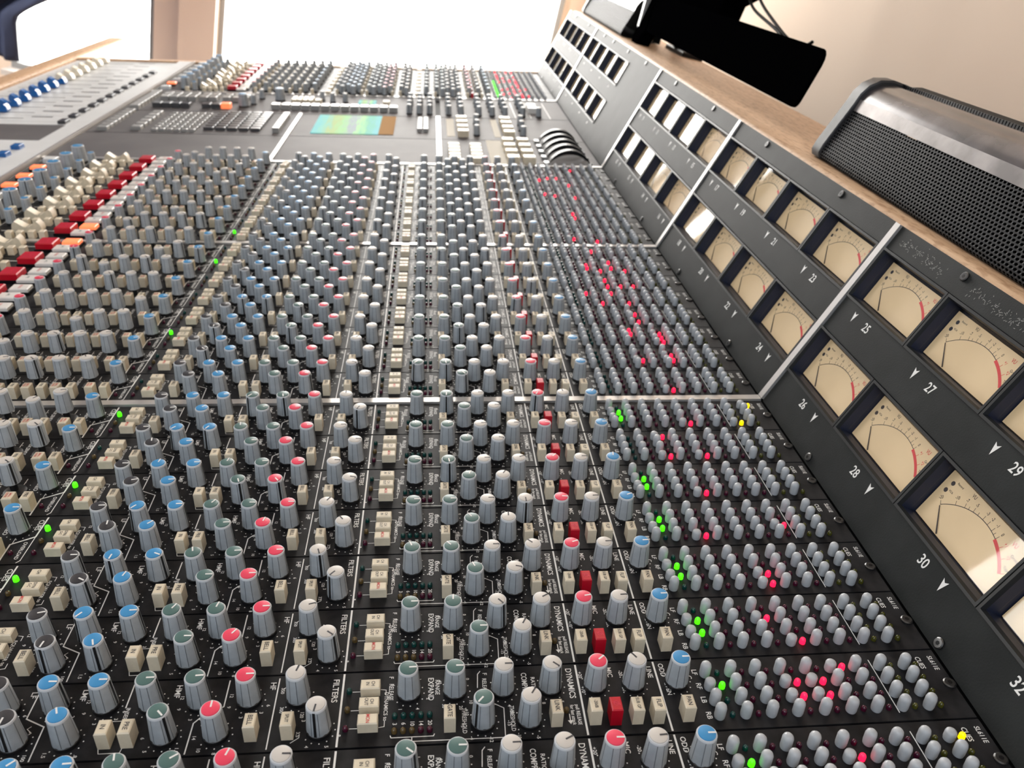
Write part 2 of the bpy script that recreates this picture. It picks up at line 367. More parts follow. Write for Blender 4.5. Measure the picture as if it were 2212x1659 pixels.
def cap_into(b, col, k, z):
    b.lathe([(.094 * k, z - .004), (.092 * k, z + .010), (.080 * k, z + .014)], 24, CAPS[col])
    b.box(.01 * k, .094 * k, -.009, .009, z + .008, z + .0165, 'darkink' if col == 'white' else 'ink')
def cap_mesh(col, k=1.0):
    b = MB(); cap_into(b, col, k, 0); return b.mesh('knob_cap', True)
KM = knob_mesh(); KMP = knob_mesh(lift=.16); CM = {c: cap_mesh(c) for c in CAPS}
KBIG = knob_mesh(1.75, .55); CBIG = cap_mesh('blue', 1.75)
KFAR = {c: knob_mesh(capm=c) for c in CAPS}
def put_knob(par, X, y, col, rot, pulled=False, far=False, big=False):
    if far: return link('rotary_knob', KFAR[col], par, (X, y, 0), rot)
    k = link('rotary_knob', KMP if pulled else KBIG if big else KM, par, (X, y, 0), rot)
    link('knob_cap', CBIG if big else CM[col], k, (0, 0, .58 if pulled else .55 if big else .42), 0, None, {'blue': 'blue cap', 'red': 'red cap', 'green': 'dark green cap', 'black': 'black cap', 'white': 'off-white cap'}[col])
    return k
_bm = {}
def btn_mesh(txt, w, l, h, m='cream', ink='darkink', size=.075, sq=.8):
    key = (txt, w, l, h, m, ink, size)
    if key in _bm: return _bm[key]
    b = MB(); b.box(-w / 2, w / 2, -l / 2, l / 2, 0, h, m, .012)
    if txt == 'PHASE':
        for i in range(10):
            a0, a1 = 2 * pi * i / 10, 2 * pi * (i + 1) / 10; r = .028
            b.line([(r * cos(a0), r * sin(a0)), (r * cos(a1), r * sin(a1))], .008, ink, h + .002)
        b.line([(-.04, .02), (.04, -.02)], .008, ink, h + .002)
    elif txt:
        ls = txt.split('/')
        for i, s in enumerate(ls): b.text(s, (len(ls) - 1) * size * .55 - i * size * 1.1, 0, size, ink, h + .002, sq)
    _bm[key] = b.mesh('push_button'); return _bm[key]
def led_mesh(m, r=.032, h=.06):
    b = MB(); b.lathe([(r, 0), (r, h * .6), (r * .8, h * .85), (r * .4, h)], 12, m); return b.mesh('indicator_light', True)
LM = {k: led_mesh(k) for k in ('ledred', 'ledgreen', 'ledamber', 'ledolive')}
LON = {'R': led_mesh('onred', .036, .085), 'G': led_mesh('ongreen', .036, .085), 'Y': led_mesh('onyellow', .036, .085)}
b = MB(); b.lathe([(.058, 0), (.063, .03), (.063, .145), (.056, .175), (.04, .195), (.018, .204)], 16, 'routecap'); RM = b.mesh('routing_button', True)
b = MB(); b.lathe([(.075, 0), (.075, .02), (.06, .03)], 18, 'screwm'); b.disc(0, 0, .03, 'black', .032, 6); SM = b.mesh('screw')
# ---------------------------------------------------------------- channel strip faceplate with its printing
def V(v): return .5 - v        # strip-local y from the fraction measured from the far edge
def arc_dots(b, X, v, n=11, r=.168, s=.0085, a0=-140, a1=140):
    for i in range(n):
        a = radians(a0 + (a1 - a0) * i / (n - 1)); b.disc(X + r * cos(a), V(v) - r * sin(a), s, 'ink', n=6)
def arc_txt(b, X, v, items, r=.225, size=.055):
    for a, s in items:
        a = radians(a); b.text(s, X + r * cos(a), V(v) - r * sin(a), size, 'ink')
HI, LO = .335, .76
KN = [(-8.28, HI, 'blue', 1), (-7.165, HI, 'black', 1), (-6.91, LO, 'black', 0), (-6.65, HI, 'blue', 0), (-6.397, LO, 'blue', 0), (-6.14, HI, 'blue', 1), (-5.66, HI, 'green', 0),
      (-5.415, LO, 'green', 0), (-5.15, HI, 'green', 1), (-4.887, LO, 'red', 0), (-4.62, HI, 'red', 1), (-4.085, HI, 'white', 0), (-3.817, LO, 'white', 0), (-2.872, HI, 'green', 0),
      (-2.356, HI, 'green', 0), (-2.061, LO, 'green', 0), (-1.815, HI, 'white', 1), (-1.552, LO, 'white', 0), (-1.272, HI, 'white', 0), (-.751, HI, 'red', 0), (-.303, HI, 'white', 1), (.207, HI, 'blue', 1)]
def plate(full=True):
    b = MB(); b.box(-15.76, PX - .03, -.488, .488, -.1, 0, 'panel')
    L = lambda pts, w=.014: b.line([(x, V(v)) for x, v in pts], w, 'ink')
    T = lambda s, x, v, z=.09, q=1.0: b.text(s, x, V(v), z, 'ink', squash=q)
    L([(0, .03), (0, .97)], .022); L([(-.935, .03), (-.935, .97)], .022); L([(-3.615, .03), (-3.615, .97)], .022); L([(-4.338, .05), (-4.338, .96)])
    L([(-6.92, .06), (-6.92, .45), (-6.70, .56), (-6.69, .97)]); L([(-5.93, .05), (-5.93, .36)]); L([(-4.89, .05), (-4.885, .40), (-5.11, .54), (-5.16, .60), (-5.16, .97)])
    L([(-8.02, .04), (-8.03, .45), (-8.30, .60), (-8.30, .97)], .022); L([(-8.03, .45), (-8.035, .93), (-8.07, .97)], .012)
    L([(-10.9, .03), (-10.9, .97)], .012); L([(2.645, .13), (2.655, .88)], .012)
    for c in (-8.45, -8.85, -9.33, -9.8, -10.28): L([(c + .17, .1), (c + .17, .6)], .010)
    if not full: return b.mesh('faceplate')
    for X, v, c, g in KN: arc_dots(b, X, v)
    for X in (-8.74, -9.2, -9.68, -10.15, -10.62): arc_dots(b, X, HI + .03, 9, .19)
    for X, v in ((-7.165, HI), (-6.14, HI), (-5.15, HI), (-4.62, HI)):
        arc_txt(b, X, v, [(-52, '6'), (-75, '3'), (-95, '15')] [:0] + [(20, '6'), (48, '3'), (75, '0'), (105, '3'), (160, '9'), (-160, '12'), (-135, '15'), (-115, 'dB')])
    arc_txt(b, -6.91, LO, [(48, '100'), (95, '200'), (175, '300'), (-150, '450'), (-118, 'Hz')]); arc_txt(b, -6.65, HI, [(30, '2'), (70, '1.5'), (-120, '.5')])
    arc_txt(b, -6.397, LO, [(50, '.8'), (95, '1'), (140, '1.5'), (-140, '2.5'), (-110, 'kHz')]); arc_txt(b, -5.66, HI, [(30, '2'), (70, '1.5'), (-120, '.5')])
    arc_txt(b, -5.415, LO, [(45, '1.5'), (80, '3'), (135, '5'), (180, '6'), (-145, '7'), (-110, 'kHz')]); arc_txt(b, -4.887, LO, [(50, '5'), (85, '8'), (130, '10'), (175, '14'), (-140, '16'), (-110, 'kHz')])
    arc_txt(b, -4.085, HI, [(30, '70'), (75, '120'), (140, '300'), (-150, '350')]); arc_txt(b, -3.817, LO, [(20, '8'), (65, '5'), (120, '4'), (170, '3.5'), (-145, '3')])
    arc_txt(b, -2.872, HI, [(20, '2'), (65, '4'), (115, '1'), (170, '2'), (-145, '4'), (-60, '1')]); arc_txt(b, -2.356, HI, [(-50, '0'), (40, '10'), (75, '20'), (125, '30'), (-140, '40')])
    arc_txt(b, -2.061, LO, [(-60, '-30'), (70, '-12'), (125, '-4'), (175, '+5'), (-140, '+10')]); arc_txt(b, -1.815, HI, [(-50, '1'), (75, '4'), (120, '1'), (170, '2')])
    arc_txt(b, -1.552, LO, [(-60, '+10'), (70, '-5'), (125, '-10'), (175, '-15'), (-145, '-20')]); arc_txt(b, -1.272, HI, [(-50, '1'), (60, '5'), (115, '8'), (175, '20')])
    T('LF', -6.97, .14); T('LMF', -6.43, .17); T('HMF', -5.43, .17); T('HF', -4.40, .15); T('FILTERS', -3.70, .25, .095); T('CUES', -8.08, .20, .095); T('OVERLOAD', -8.11, .73, .07, .95)
    T('INSERT', -5.90, .46, .062); T('STEREO', -8.47, .25, .085); T('EVEN', -8.40, .78, .07); T('EQUALISER to', -7.50, .52, .062); T('DYNAMICS to', -3.125, .49, .062)
    T('AUX SENDS', -9.02, .28, .08, .8); T('AUX SENDS', -9.45, .28, .08, .8); T('1', -9.26, .12, .08); T('2', -9.74, .12, .08); T('3', -10.2, .12, .08)
    T('F', -3.08, .10, .07); T('RELEASE', -3.075, .30, .072, .85); T('EXPAND', -2.63, .28, .09, .9); T('RANGE', -2.555, .26, .07, .9); T('THRESHOLD', -2.265, .72, .068, .85)
    T('F', -2.01, .10, .07); T('RELEASE', -2.02, .27, .068, .85); T('COMPRESS', -1.56, .28, .09, .8); T('RATIO', -1.46, .27, .068); T('THRESHOLD', -1.735, .72, .068, .85)
    T('DYNAMICS', -1.03, .28, .10, .85); T('pull RELEASE', -1.0, .71, .058, .85); T('for fast attack', -1.06, .71, .058, .8)
    b.poly([(-1.10, V(.83)), (-1.13, V(.78)), (-1.07, V(.78))], 'ink'); L([(-1.10, .70), (-1.10, .79)], .01)
    T('MIC', -.55, .15, .085); T('LINE', -.075, .17, .085); T('ODD', .08, .15, .085); T('EVEN', .09, .42, .075); T('C', .38, .27, .075)
    T('+20', -.90, .17, .06); T('+70', -.895, .38, .06); T('-20', -.42, .17, .06); T('+20', -.42, .38, .06)
    for s, v in (('LF', .20), ('RF', .40), ('LB', .59), ('RB', .80)): T(s, .46, v, .085)
    T('CUES', 3.27, .20, .09, .85); T('SL611E', 3.43, .21, .085, .85)
    L([(-6.06, .53), (-5.82, .53)], .008); L([(-6.05, .86), (-6.03, .92), (-5.82, .92), (-5.81, .86)], .008)
    for X in (-3.16, -7.47): L([(X - .03, .26), (X + .03, .27), (X + .03, .34)], .008); L([(X - .03, .76), (X + .03, .75), (X + .03, .68)], .008)
    for v in (.28, .53, .76): L([(-3.50, v), (-3.40, v)], .008)
    for i, s in enumerate(('3', '6', '10', '14', '20')): T(s, -3.02 + i * .095, .725, .065)
    L([(-3.06, .87), (-3.05, .895), (-2.60, .895), (-2.59, .87)], .010); L([(-2.83, .90), (-2.83, .95), (-1.83, .955), (-1.82, .58), (-1.95, .50)], .010)
    L([(-2.10, .29), (-2.09, .10), (-2.06, .06)], .010)
    for X in (-6.83, -5.85): L([(X, .66), (X + .03, .63), (X - .03, .58), (X, .55)], .007)
    L([(-4.02, .80), (-4.02, .84), (-4.10, .90)], .008); L([(-4.28, .2), (-4.20, .14), (-4.20, .10)], .008)
    for i in range(6):
        b.disc(-13.1 + .12 * (i - 3), V(.62), .008, 'ink', n=5)
    L([(-14.1, .05), (-14.1, .95)], .012); L([(-12.5, .3), (-13.9, .3)], .03)
    b.box(-13.9, -12.5, V(.42), V(.38), .0005, .003, 'black')
    return b.mesh('faceplate')
PL = plate(True); PLF = plate(False)
BTN = [(-7.19, .775, 'BELL', 0), (-5.99, .775, 'IN', 0), (-5.76, .775, 'PRE', 0), (-4.516, .77, 'BELL', 0), (-4.136, .77, 'SPLIT', 0), (-2.424, .77, 'GATE', 0), (-1.262, .765, 'LINK', 0),
       (-.833, .765, '-20dB', 0), (-.612, .78, 'PHASE', 2), (-.368, .78, 'SUB GP', 0), (-.137, .79, 'FLIP', 0), (.206, .78, 'PAN', 0),
       (-7.62, .30, 'CH', 1), (-7.61, .54, 'DYN/S-C', 1), (-7.63, .80, 'MON', 3), (-3.30, .28, 'CH/IN', 1), (-3.30, .52, 'CH/OUT', 1), (-3.30, .75, 'MON', 3)]
for x in (-8.61, -9.19, -9.67, -10.14, -10.62): BTN.append((x, .80, 'SMALL/FADER', 4))
for x in (-8.37, -8.93, -9.42, -9.9, -10.38, -11.06): BTN.append((x, .80, 'PRE', 0))
def button(par, x, y, t, k):
    if k == 0: me = btn_mesh(t, .125, .185, .235, size=.072 if len(t) < 5 else .052, sq=.85)
    elif k == 1: me = btn_mesh(t, .215, .135, .13, size=.055 if '/' in t else .062, sq=.85)
    elif k == 2: me = btn_mesh('PHASE', .125, .185, .25, 'redbtn', 'capred')
    elif k == 3: me = btn_mesh(t, .215, .135, .145, 'cream', 'redink', .06)
    else: me = btn_mesh(t, .135, .185, .235, 'cream', 'redink', .045, .8)
    return link('push_button', me, par, (x, y, 0))
b = MB(); b.box(-.24, .24, -.26, .26, 0, .08, 'black'); b.box(-.21, .21, -.23, .23, .08, .23, 'redbtn', .02); b.text('CUT', .02, 0, .07, 'capred', .233); BIGRED = b.mesh('cut_button')
b = MB(); b.box(-.23, .23, -.17, .17, 0, .06, 'black'); b.box(-.20, .20, -.15, .15, .06, .14, 'whitebtn', .02); b.text('SOLO', 0, 0, .075, 'redink', .143); WB1 = b.mesh('solo_button')
b = MB(); b.box(-.23, .23, -.17, .17, 0, .06, 'black'); b.box(-.20, .20, -.15, .15, .06, .14, 'whitebtn', .02); b.text('AFL', 0, 0, .075, 'capgreen', .143); WB2 = b.mesh('solo_button')
b = MB(); b.box(-.23, .23, -.17, .17, 0, .06, 'black'); b.box(-.20, .20, -.15, .15, .06, .15, 'onorange', .02); WBO = b.mesh('solo_button')
b = MB(); b.box(-.2, .2, -.17, .17, 0, .15, 'lightpanel', .02); GB = b.mesh('status_button')
def saddle(m, L=.38, w=.13):
    # fader cap: two raised ends and a scooped middle, long axis X
    b = MB(); pr = []
    top = [(-1, .10), (-.92, .25), (-.72, .33), (-.5, .27), (-.2, .19), (0, .17), (.2, .19), (.5, .27), (.72, .33), (.92, .25), (1, .10)]
    pr = [(x * L, z) for x, z in top]; pts = pr + [(L * .9, .03), (-L * .9, .03)]
    n = len(pts)
    b.add([(x, -w, z) for x, z in pts] + [(x, w, z) for x, z in pts], [tuple(range(n))[::-1], tuple(range(n, 2 * n))] + [(i, (i + 1) % n, (i + 1) % n + n, i + n) for i in range(n)], m)
    b.line([(0, -w), (0, w)], .02, 'darkink', .173); return b.mesh('fader_cap', True)
SADC = saddle('cream'); SADB = saddle('faderblue', .42, .16); SADW = saddle('fadercream', .42, .16)
BX = [.572, .872, 1.17, 1.475, 1.79, 2.103, 2.403, 2.716, 3.028]; VX = [.24, .43, .63, .82]
LIT = {}
for e in '9:R52 10:R13,R22,R32 11:R41 12:R11,R22,R43 14:R31,R33 16:R22,R43 17:R31 18:R21,R22,R33,R40,R42,R53 19:R31,R33,R43,R53 20:R10,R23,R30,R43 21:R41,R43 22:R30,R31,R51,R52,R53 23:R32,R51,R52 24:R43 25:G01,G02,R43,Y73,Y80 26:R20,R23,R43 27:G01,G02,R33 28:G01,G02,R23,R62 29:G01,G02,R42,R43 30:G01,G02,R31,R43 31:G01,R31,R32,R41,R42,R50 32:G01,R41,Y80'.split():
    a, q = e.split(':'); LIT[int(a)] = {(int(t[1]), int(t[2])): t[0] for t in q.split(',')}
for n in range(1, 9):
    LIT[n] = {(0, r): 'G' for r in range(4) if n > 3}
    for _ in range(5): LIT[n][(random.choice((1, 2, 3, 4, 4, 5)), random.randrange(4))] = 'R'
def ystrip(n):     # centre of a strip
    if n >= 25: return -(WD / 2 + (n - 25) + .5), 1
    if n >= 17: return WD / 2 + (24 - n) + .5, 1
    if n >= 9: return 8 + 1.5 * WD + (16 - n + .5) * 1.012, 1.012
    return 28.97 + (8 - n + .5) * 1.035, 1.035
ORD = ['first', 'second', 'third', 'fourth', 'fifth', 'sixth', 'seventh', 'eighth']
NUMW = ['no', 'one', 'two', 'three', 'four', 'five', 'six']
def strip_label(n):
    q = list(LIT.get(n, {}).values()); r, g = q.count('R'), q.count('G')
    if n >= 25: p = ORD[n - 25] + ' channel strip on the camera side of the nearest bright divider'
    elif n >= 17: p = ORD[24 - n] + ' channel strip beyond the nearest bright divider'
    elif n >= 9: p = ORD[16 - n] + ' channel strip beyond the middle bright divider'
    else: return 'blurred ' + ORD[8 - n] + ' channel strip past the centre section, near the windows'
    return p + ', %s red light%s lit' % (NUMW[min(r, 6)], '' if r == 1 else 's')
for n in list(range(32, 0, -1)):
    yc, sy = ystrip(n); far = n < 9
    t = thing('channel_strip', strip_label(n), 'channel strip', 0, yc, 0, 'channel strips of the mixing desk')
    link('faceplate', PLF if far else PL, t, scale=(1, sy, 1))
    rnd = random.Random(n * 77)
    for X, v, c, g in KN:
        if not vis(X, yc + V(v), .2): continue
        a = rnd.uniform(-.05, .05) if rnd.random() < (.85 if g else .22) else rnd.uniform(-2.3, 2.3)
        put_knob(t, X, V(v) * sy, c, a, far=far)
    for i, X in enumerate((-8.72, -9.19, -9.66, -10.13, -10.60)):
        if vis(X, yc, .3): put_knob(t, X, V(.43) * sy, 'white', rnd.uniform(-.9, 2.4), pulled=not far and (n + i * 3) % 7 != 0, far=far)
    if vis(-11.17, yc): put_knob(t, -11.17, V(.36) * sy, 'red', rnd.uniform(-2, 2), far=far)
    for x, v, s, k in BTN:
        if far and k == 4: continue
        if vis(x, yc + V(v)): button(t, x, V(v) * sy, s, k)
    if vis(-12.2, yc):
        link('cut_button', BIGRED, t, (-12.18, V(.47) * sy, 0), label='red button')
        link('solo_button', WBO if n in (16, 17) else WB1, t, (-11.70, V(.20) * sy, 0))
        link('solo_button', WB2, t, (-11.76, V(.66) * sy, 0))
    for x, v in ((-12.89, .83), (-12.62, .83), (-13.42, .88), (-13.16, .88)):
        if vis(x, yc): link('push_button', btn_mesh('', .15, .18, .2), t, (x, V(v) * sy, 0))
    if vis(-13.2, yc): link('fader_cap', SADC, t, (-13.22 + rnd.uniform(-.12, .1), V(.40) * sy, 0), label='cream scooped fader cap')
    if vis(-14.4, yc):
        put_knob(t, -14.38, V(.42) * sy, 'blue', rnd.uniform(-2, 2), big=True); put_knob(t, -13.86, V(.78) * sy, 'blue', rnd.uniform(-2, 2), far=far)
        link('push_button', btn_mesh('', .17, .18, .2), t, (-14.2, V(.9) * sy, 0))
    if vis(-15.3, yc): link('status_button', WBO if n in (10, 11, 12, 7) else GB, t, (-15.3, V(.5) * sy, 0))
    # dynamics and channel indicator lights
    if not far:
        for v, m in ((.28, 'ledgreen'), (.53, 'ledamber'), (.77, 'ledred')):
            link('indicator_light', LM[m], t, (-3.54, V(v), 0))
        for v, m in ((.31, 'ledgreen'), (.56, 'ledamber'), (.80, 'ledred')):
            if vis(-7.91, yc):
                if v == .31 and n in (22, 25, 27, 28, 29, 18, 16): link('indicator_light', LON['G'], t, (-7.92, V(v), 0), label='lit green light')
                else: link('indicator_light', LM[m], t, (-7.91, V(v), 0))
        if vis(-8.17, yc): link('indicator_light', LM['ledred'], t, (-8.21, V(.79), 0))
        for i in range(5):
            link('indicator_light', LM['ledgreen'], t, (-3.02 + i * .095, V(.635), 0)); link('indicator_light', LM['ledamber' if i < 3 else 'ledred'], t, (-3.02 + i * .095, V(.825), 0))
        link('indicator_light', LM['ledamber'], t, (-1.13, V(.66), 0))
    lit = LIT.get(n, {})
    for i, bx in enumerate(BX):
        for r, v in enumerate(VX):
            if not vis(bx, yc + V(v)): continue
            q = lit.get((i, r))
            link('routing_button', RM, t, (bx, V(v) * sy, 0), scale=(1, 1, .72) if q else None)
            if q: link('indicator_light', LON[q], t, (bx + .15, V(v) * sy, 0), label={'R': 'lit red light', 'G': 'lit green light', 'Y': 'lit yellow light'}[q])
            elif not far or i == 0: link('indicator_light', LM['ledgreen' if i == 0 else 'ledolive' if i > 6 else 'ledred'], t, (bx + .15, V(v) * sy, 0))
    if not far: link('screw', SM, t, (3.46, V(.52), 0))
# ---------------------------------------------------------------- meter bridge
# local frame of a bridge panel: x = up the slope, y = along the desk, z = out of the face
BROT = (0, -(ALPHA + TH), 0)
def bthing(name, label, cat, s, group=None):
    o = bpy.data.objects.new(name, None); COL.objects.link(o); o.location = W(*BR(s, 0, 0)); o.rotation_euler = BROT
    o['label'] = label; o['category'] = cat
    if group: o['group'] = group
    o.empty_display_size = .01; return o
def bezel_mesh():
    b = MB(); w, h, t = 1.0, 1.02, .055            # half width along y, height along x
    def ring(i0, z0, i1, z1, m):
        def rect(i, z): return [(i, -w + i, z), (h - i, -w + i, z), (h - i, w - i, z), (i, w - i, z)]
        b.add(rect(i0, z0) + rect(i1, z1), [(j, (j + 1) % 4, (j + 1) % 4 + 4, j + 4) for j in range(4)], m)
    ring(.008, -.02, .008, .035, 'bezel'); ring(.008, .035, .05, .035, 'bezel'); ring(.05, .035, .075, -.02, 'bezel'); ring(.075, -.02, .08, -.28, 'navywall')
    b.poly([(.06, -w + .06), (h - .06, -w + .06), (h - .06, w - .06), (.06, w - .06)], 'matte', -.285)
    return b.mesh('vu_meter')
BZ = bezel_mesh()
def dial_mesh():
    b = MB(); b.box(.10, .88, -.90, .90, -.02, 0, 'dial')
    px, R = -.25, .95
    def P(a, r): a = radians(a); return (px + r * cos(a), -r * sin(a))
    for i in range(24):
        a0, a1 = -45 + 63 * i / 24, -45 + 63 * (i + 1) / 24; b.line([P(a0, R), P(a1, R)], .010, 'dialink')
    for i in range(12):
        a0, a1 = 18 + 28 * i / 12, 18 + 28 * (i + 1) / 12; b.add([(*P(a0, R - .035), .002), (*P(a1, R - .035), .002), (*P(a1, R + .012), .002), (*P(a0, R + .012), .002)], [(0, 1, 2, 3)], 'dialred')
    tk = [(-45, '-20'), (-31, '-10'), (-22, '-7'), (-18, ''), (-13, '-5'), (-8, ''), (-2, '-3'), (4, '-2'), (10.5, '-1'), (14, ''), (18, '0'), (26, '+1'), (35, '+2'), (46, '+3')]
    for a, s in tk:
        m = 'dialred' if a > 18 else 'dialink'; b.line([P(a, R), P(a, R + (.06 if s else .04))], .007, m)
        if s: x, y = P(a, R + .105); b.text(s, x, y, .068, m, squash=.8, rot=radians(-a * .9))
    b.text('VU', .825, .36, .075, 'dialink', squash=.8); b.text('VU', .78, -.55, .085, 'dialred', squash=.8)
    for x, y in ((.74, .76), (.61, .78)): b.disc(x, y, .035, 'dialink', n=10)
    b.text('Record', .79, .64, .042, 'dialink'); b.text('VCA', .64, .69, .042, 'dialink'); b.text('Group', .66, -.68, .055, 'dialink'); b.text('Tape', .50, -.70, .055, 'dialink')
    return b.mesh('dial_face')
DM = dial_mesh()
b = MB(); a = radians(-45); b.line([(.12, .375), (-.25 + .93 * cos(a), .93 * -sin(a))], .014, 'dialink', 0); NM = b.mesh('needle')
me = bpy.data.meshes.new('needle')   # give the needle a body
b = MB()
p0, p1 = Vector((.12, .375, 0)), Vector((.41, .66, 0)); d = (p1 - p0).normalized(); nn = Vector((-d.y, d.x, 0))
w0, w1 = .009, .004
b.add([p0 + nn * w0, p0 - nn * w0, p1 - nn * w1, p1 + nn * w1] + [q + Vector((0, 0, .01)) for q in (p0 + nn * w0, p0 - nn * w0, p1 - nn * w1, p1 + nn * w1)],
      [(3, 2, 1, 0), (4, 5, 6, 7), (0, 1, 5, 4), (1, 2, 6, 5), (2, 3, 7, 6), (3, 0, 4, 7)], 'dialink'); NM = b.mesh('needle')
b = MB(); b.box(.085, .93, -.91, .91, 0, .012, 'glass'); GM = b.mesh('glass_cover')
def bay(s0, s1, nums, label, meters_from=None, lastpad=0):
    # s0 = far (large Y) edge, s1 = near edge; nums = odd/even pairs from the far end
    n = len(nums) // 2; t = bthing('meter_panel', label, 'meter panel', (s0 + s1) / 2, 'dark meter bridge panels'); c = (s0 + s1) / 2
    w = (s0 - s1) / 2 - .01; b = MB(); ms = meters_from if meters_from is not None else s0
    hi = min(w, ms - c)
    me = s1 - c
    pitch = (ms - s1) / n
    for x0, x1, y0, y1 in ((.01, .75, -w, w), (1.77, 2.41, -w, w), (3.43, PH, -w, w)):
        b.box(x0, x1, y0, y1, -.12, 0, 'bridge')
    for r in (.75, 2.41):
        if hi < w - .02: b.box(r, r + 1.02, hi, w, -.12, 0, 'bridge')
    for i in range(n):
        yc = ms - c - pitch * (i + .5)
        for j, (u0, k) in enumerate(((2.41, 2 * i), (.75, 2 * i + 1))):
            num = nums[k]
            if num:
                ty = yc; x = 2.225 if j == 0 else .58
                b.text(str(num), x, ty, .21, 'ink', .003, .88)
                ay = yc + (.45 if j == 0 else -.45); ax_ = x + .01
                b.poly([(ax_ - .10, ay), (ax_ + .085, ay + .055), (ax_ + .045, ay), (ax_ + .085, ay - .055)], 'ink', .003)
    if s1 < 0:
        rs = random.Random(3)
        for y0, y1, k in ((3.75, 2.4, 90), (1.75, .3, 90)):
            for _ in range(k):
                y = rs.uniform(y1, y0); x = 3.60 + .05 * rs.gauss(0, 1) + .03 * (y - y1); x = min(3.82, max(3.46, x)); a = rs.uniform(0, pi); l = rs.uniform(.01, .04)
                b.line([(x, y), (x + l * cos(a), y + l * sin(a))], .007, 'scuff', .003)
    link('front_plate', b.mesh('front_plate'), t)
    for i in range(n):
        yc = ms - c - pitch * (i + .5)
        for u0 in (2.41, .75):
            if not vis(*BR(c + yc, u0 + .5), m=330): continue
            z = link('vu_meter', BZ, t, (u0, yc, 0), scale=(1, pitch / 2, 1))
            link('dial_face', DM, z, (0, 0, -.25)); link('needle', NM, z, (0, 0, -.242)); link('glass_cover', GM, z, (0, 0, -.17))
            if s1 < 0 and i == 2 and u0 == .75: link('indicator_light', LON['G'], z, (.47, -.83, -.25), label='lit green light')
            elif s1 < 0: link('indicator_light', LM['ledgreen'], z, (.47, -.83, -.25))
    for y in (ms - c - pitch, ms - c - pitch * 3):
        for u in (3.73, .11): link('screw', SM, t, (u, y, 0))
    return t
bay(-.09, -8.09, [25, 26, 27, 28, 29, 30, 31, 32], 'meter bridge panel nearest the camera with meters 25 to 32 showing cream dials')
bay(8.09, .09, [17, 18, 19, 20, 21, 22, 23, 24], 'meter bridge panel with meters 17 to 24, window reflections in its glass')
bay(16.34, 8.26, [9, 10, 11, 12, 13, 14, 15, 16], 'meter bridge panel with meters 9 to 16, third back from the camera')
def bay_blank():
    t = bthing('meter_panel', 'long meter bridge panel with a wide blank smudged stretch beside its meters', 'meter panel', 22.65, 'dark meter bridge panels'); c = 22.65; w = 6.13
    b = MB(); y0 = 20.62 - c
    b.box(.01, PH, -w, y0, -.12, 0, 'bridge')
    for x0, x1 in ((.01, .75), (1.77, 2.41), (3.43, PH)): b.box(x0, x1, y0, w, -.12, 0, 'bridge')
    for i in range(4):
        yc = y0 + 2.03 * (i + .5)
        for x in (2.225, .58): b.disc(x, yc, .05, 'ink', .003, 6)
    link('front_plate', b.mesh('front_plate'), t)
    for i in range(4):
        yc = y0 + 2.03 * (i + .5)
        for u0 in (2.41, .75):
            z = link('vu_meter', BZ, t, (u0, yc, 0)); link('dial_face', DM, z, (0, 0, -.25)); link('needle', NM, z, (0, 0, -.242)); link('glass_cover', GM, z, (0, 0, -.17))
    for y in (-4.1, -1.0, 2, 4.1): link('screw', SM, t, (3.73, y, 0))
bay_blank()
bay(37.25, 28.97, [1, 2, 3, 4, 5, 6, 7, 8], 'farthest meter bridge panel, bright in the glare by the windows')
# ---------------------------------------------------------------- centre section
def module(name, label, x0, x1, y0, y1, m='satin', cat='control panel'):
    t = thing(name, label, cat, (x0 + x1) / 2, (y0 + y1) / 2, 0)
    b = MB(); b.box(x0 - (x0 + x1) / 2, x1 - (x0 + x1) / 2, y0 - (y0 + y1) / 2, y1 - (y0 + y1) / 2, -.1, 0, m); link('faceplate', b.mesh('faceplate'), t)
    return t, (x0 + x1) / 2, (y0 + y1) / 2
module('blank_panel', 'bare dark panel left of the slanting seam, in front of the keypads', -15.8, -8.36, 16.55, 20.3)
module('blank_panel', 'bare dark panel in front of the coloured screen', -8.18, -2.44, 16.55, 20.3)
t, cx, cy = module('keypad_panel', 'grey panel with rows of keypad and keyboard buttons', -15.8, -8.36, 20.36, 24.45)
K = lambda w, l, h, m='keydark': btn_mesh('', w, l, h, m)
def seg(par, cx, cy, xs, ys, w, l, h, m, name='push_button'):
    me = K(w, l, h, m)
    for x in xs:
        for y in ys: link(name, me, par, (x - cx, y - cy, 0))
seg(t, cx, cy, [-15.25], [20.75 + i * .46 for i in range(8)], .36, .34, .14, 'keygrey')
seg(t, cx, cy, [-14.05], [20.95 + i * .55 for i in range(6)], .36, .38, .14, 'keygrey')
seg(t, cx, cy, [-13.35 + i * .285 for i in range(6)], [20.75 + j * .42 for j in range(8)], .21, .24, .10, 'keygrey', 'small_key')
seg(t, cx, cy, [-11.38 + i * .45 for i in range(5)], [21.1 + j * .42 for j in range(8)], .37, .27, .12, 'keydark', 'typing_key')
seg(t, cx, cy, [-8.75], [20.95 + i * .45 for i in range(7)], .26, .34, .2, 'keygrey')
t, cx, cy = module('display_panel', 'panel holding the small screen with painted blue-green reflections', -8.18, -2.44, 20.36, 24.45)
b = MB(); b.box(-7.42 - cx, -4.75 - cx, 20.85 - cy, 24.3 - cy, 0, .03, 'screen'); link('display_screen', b.mesh('display_screen'), t, label='screen with painted blue, green and yellow reflections')
b = MB(); b.box(-4.75 - cx, -4.15 - cx, 20.85 - cy, 24.3 - cy, 0, .025, 'tan'); link('side_reflection', b.mesh('side_reflection'), t, label='tan reflection painted beside the screen')  # end of the screen's reflection, built as a flat tan piece
seg(t, cx, cy, [-3.1, -2.85], [21.6 + i * .4 for i in range(6)], .2, .22, .15, 'keygrey')
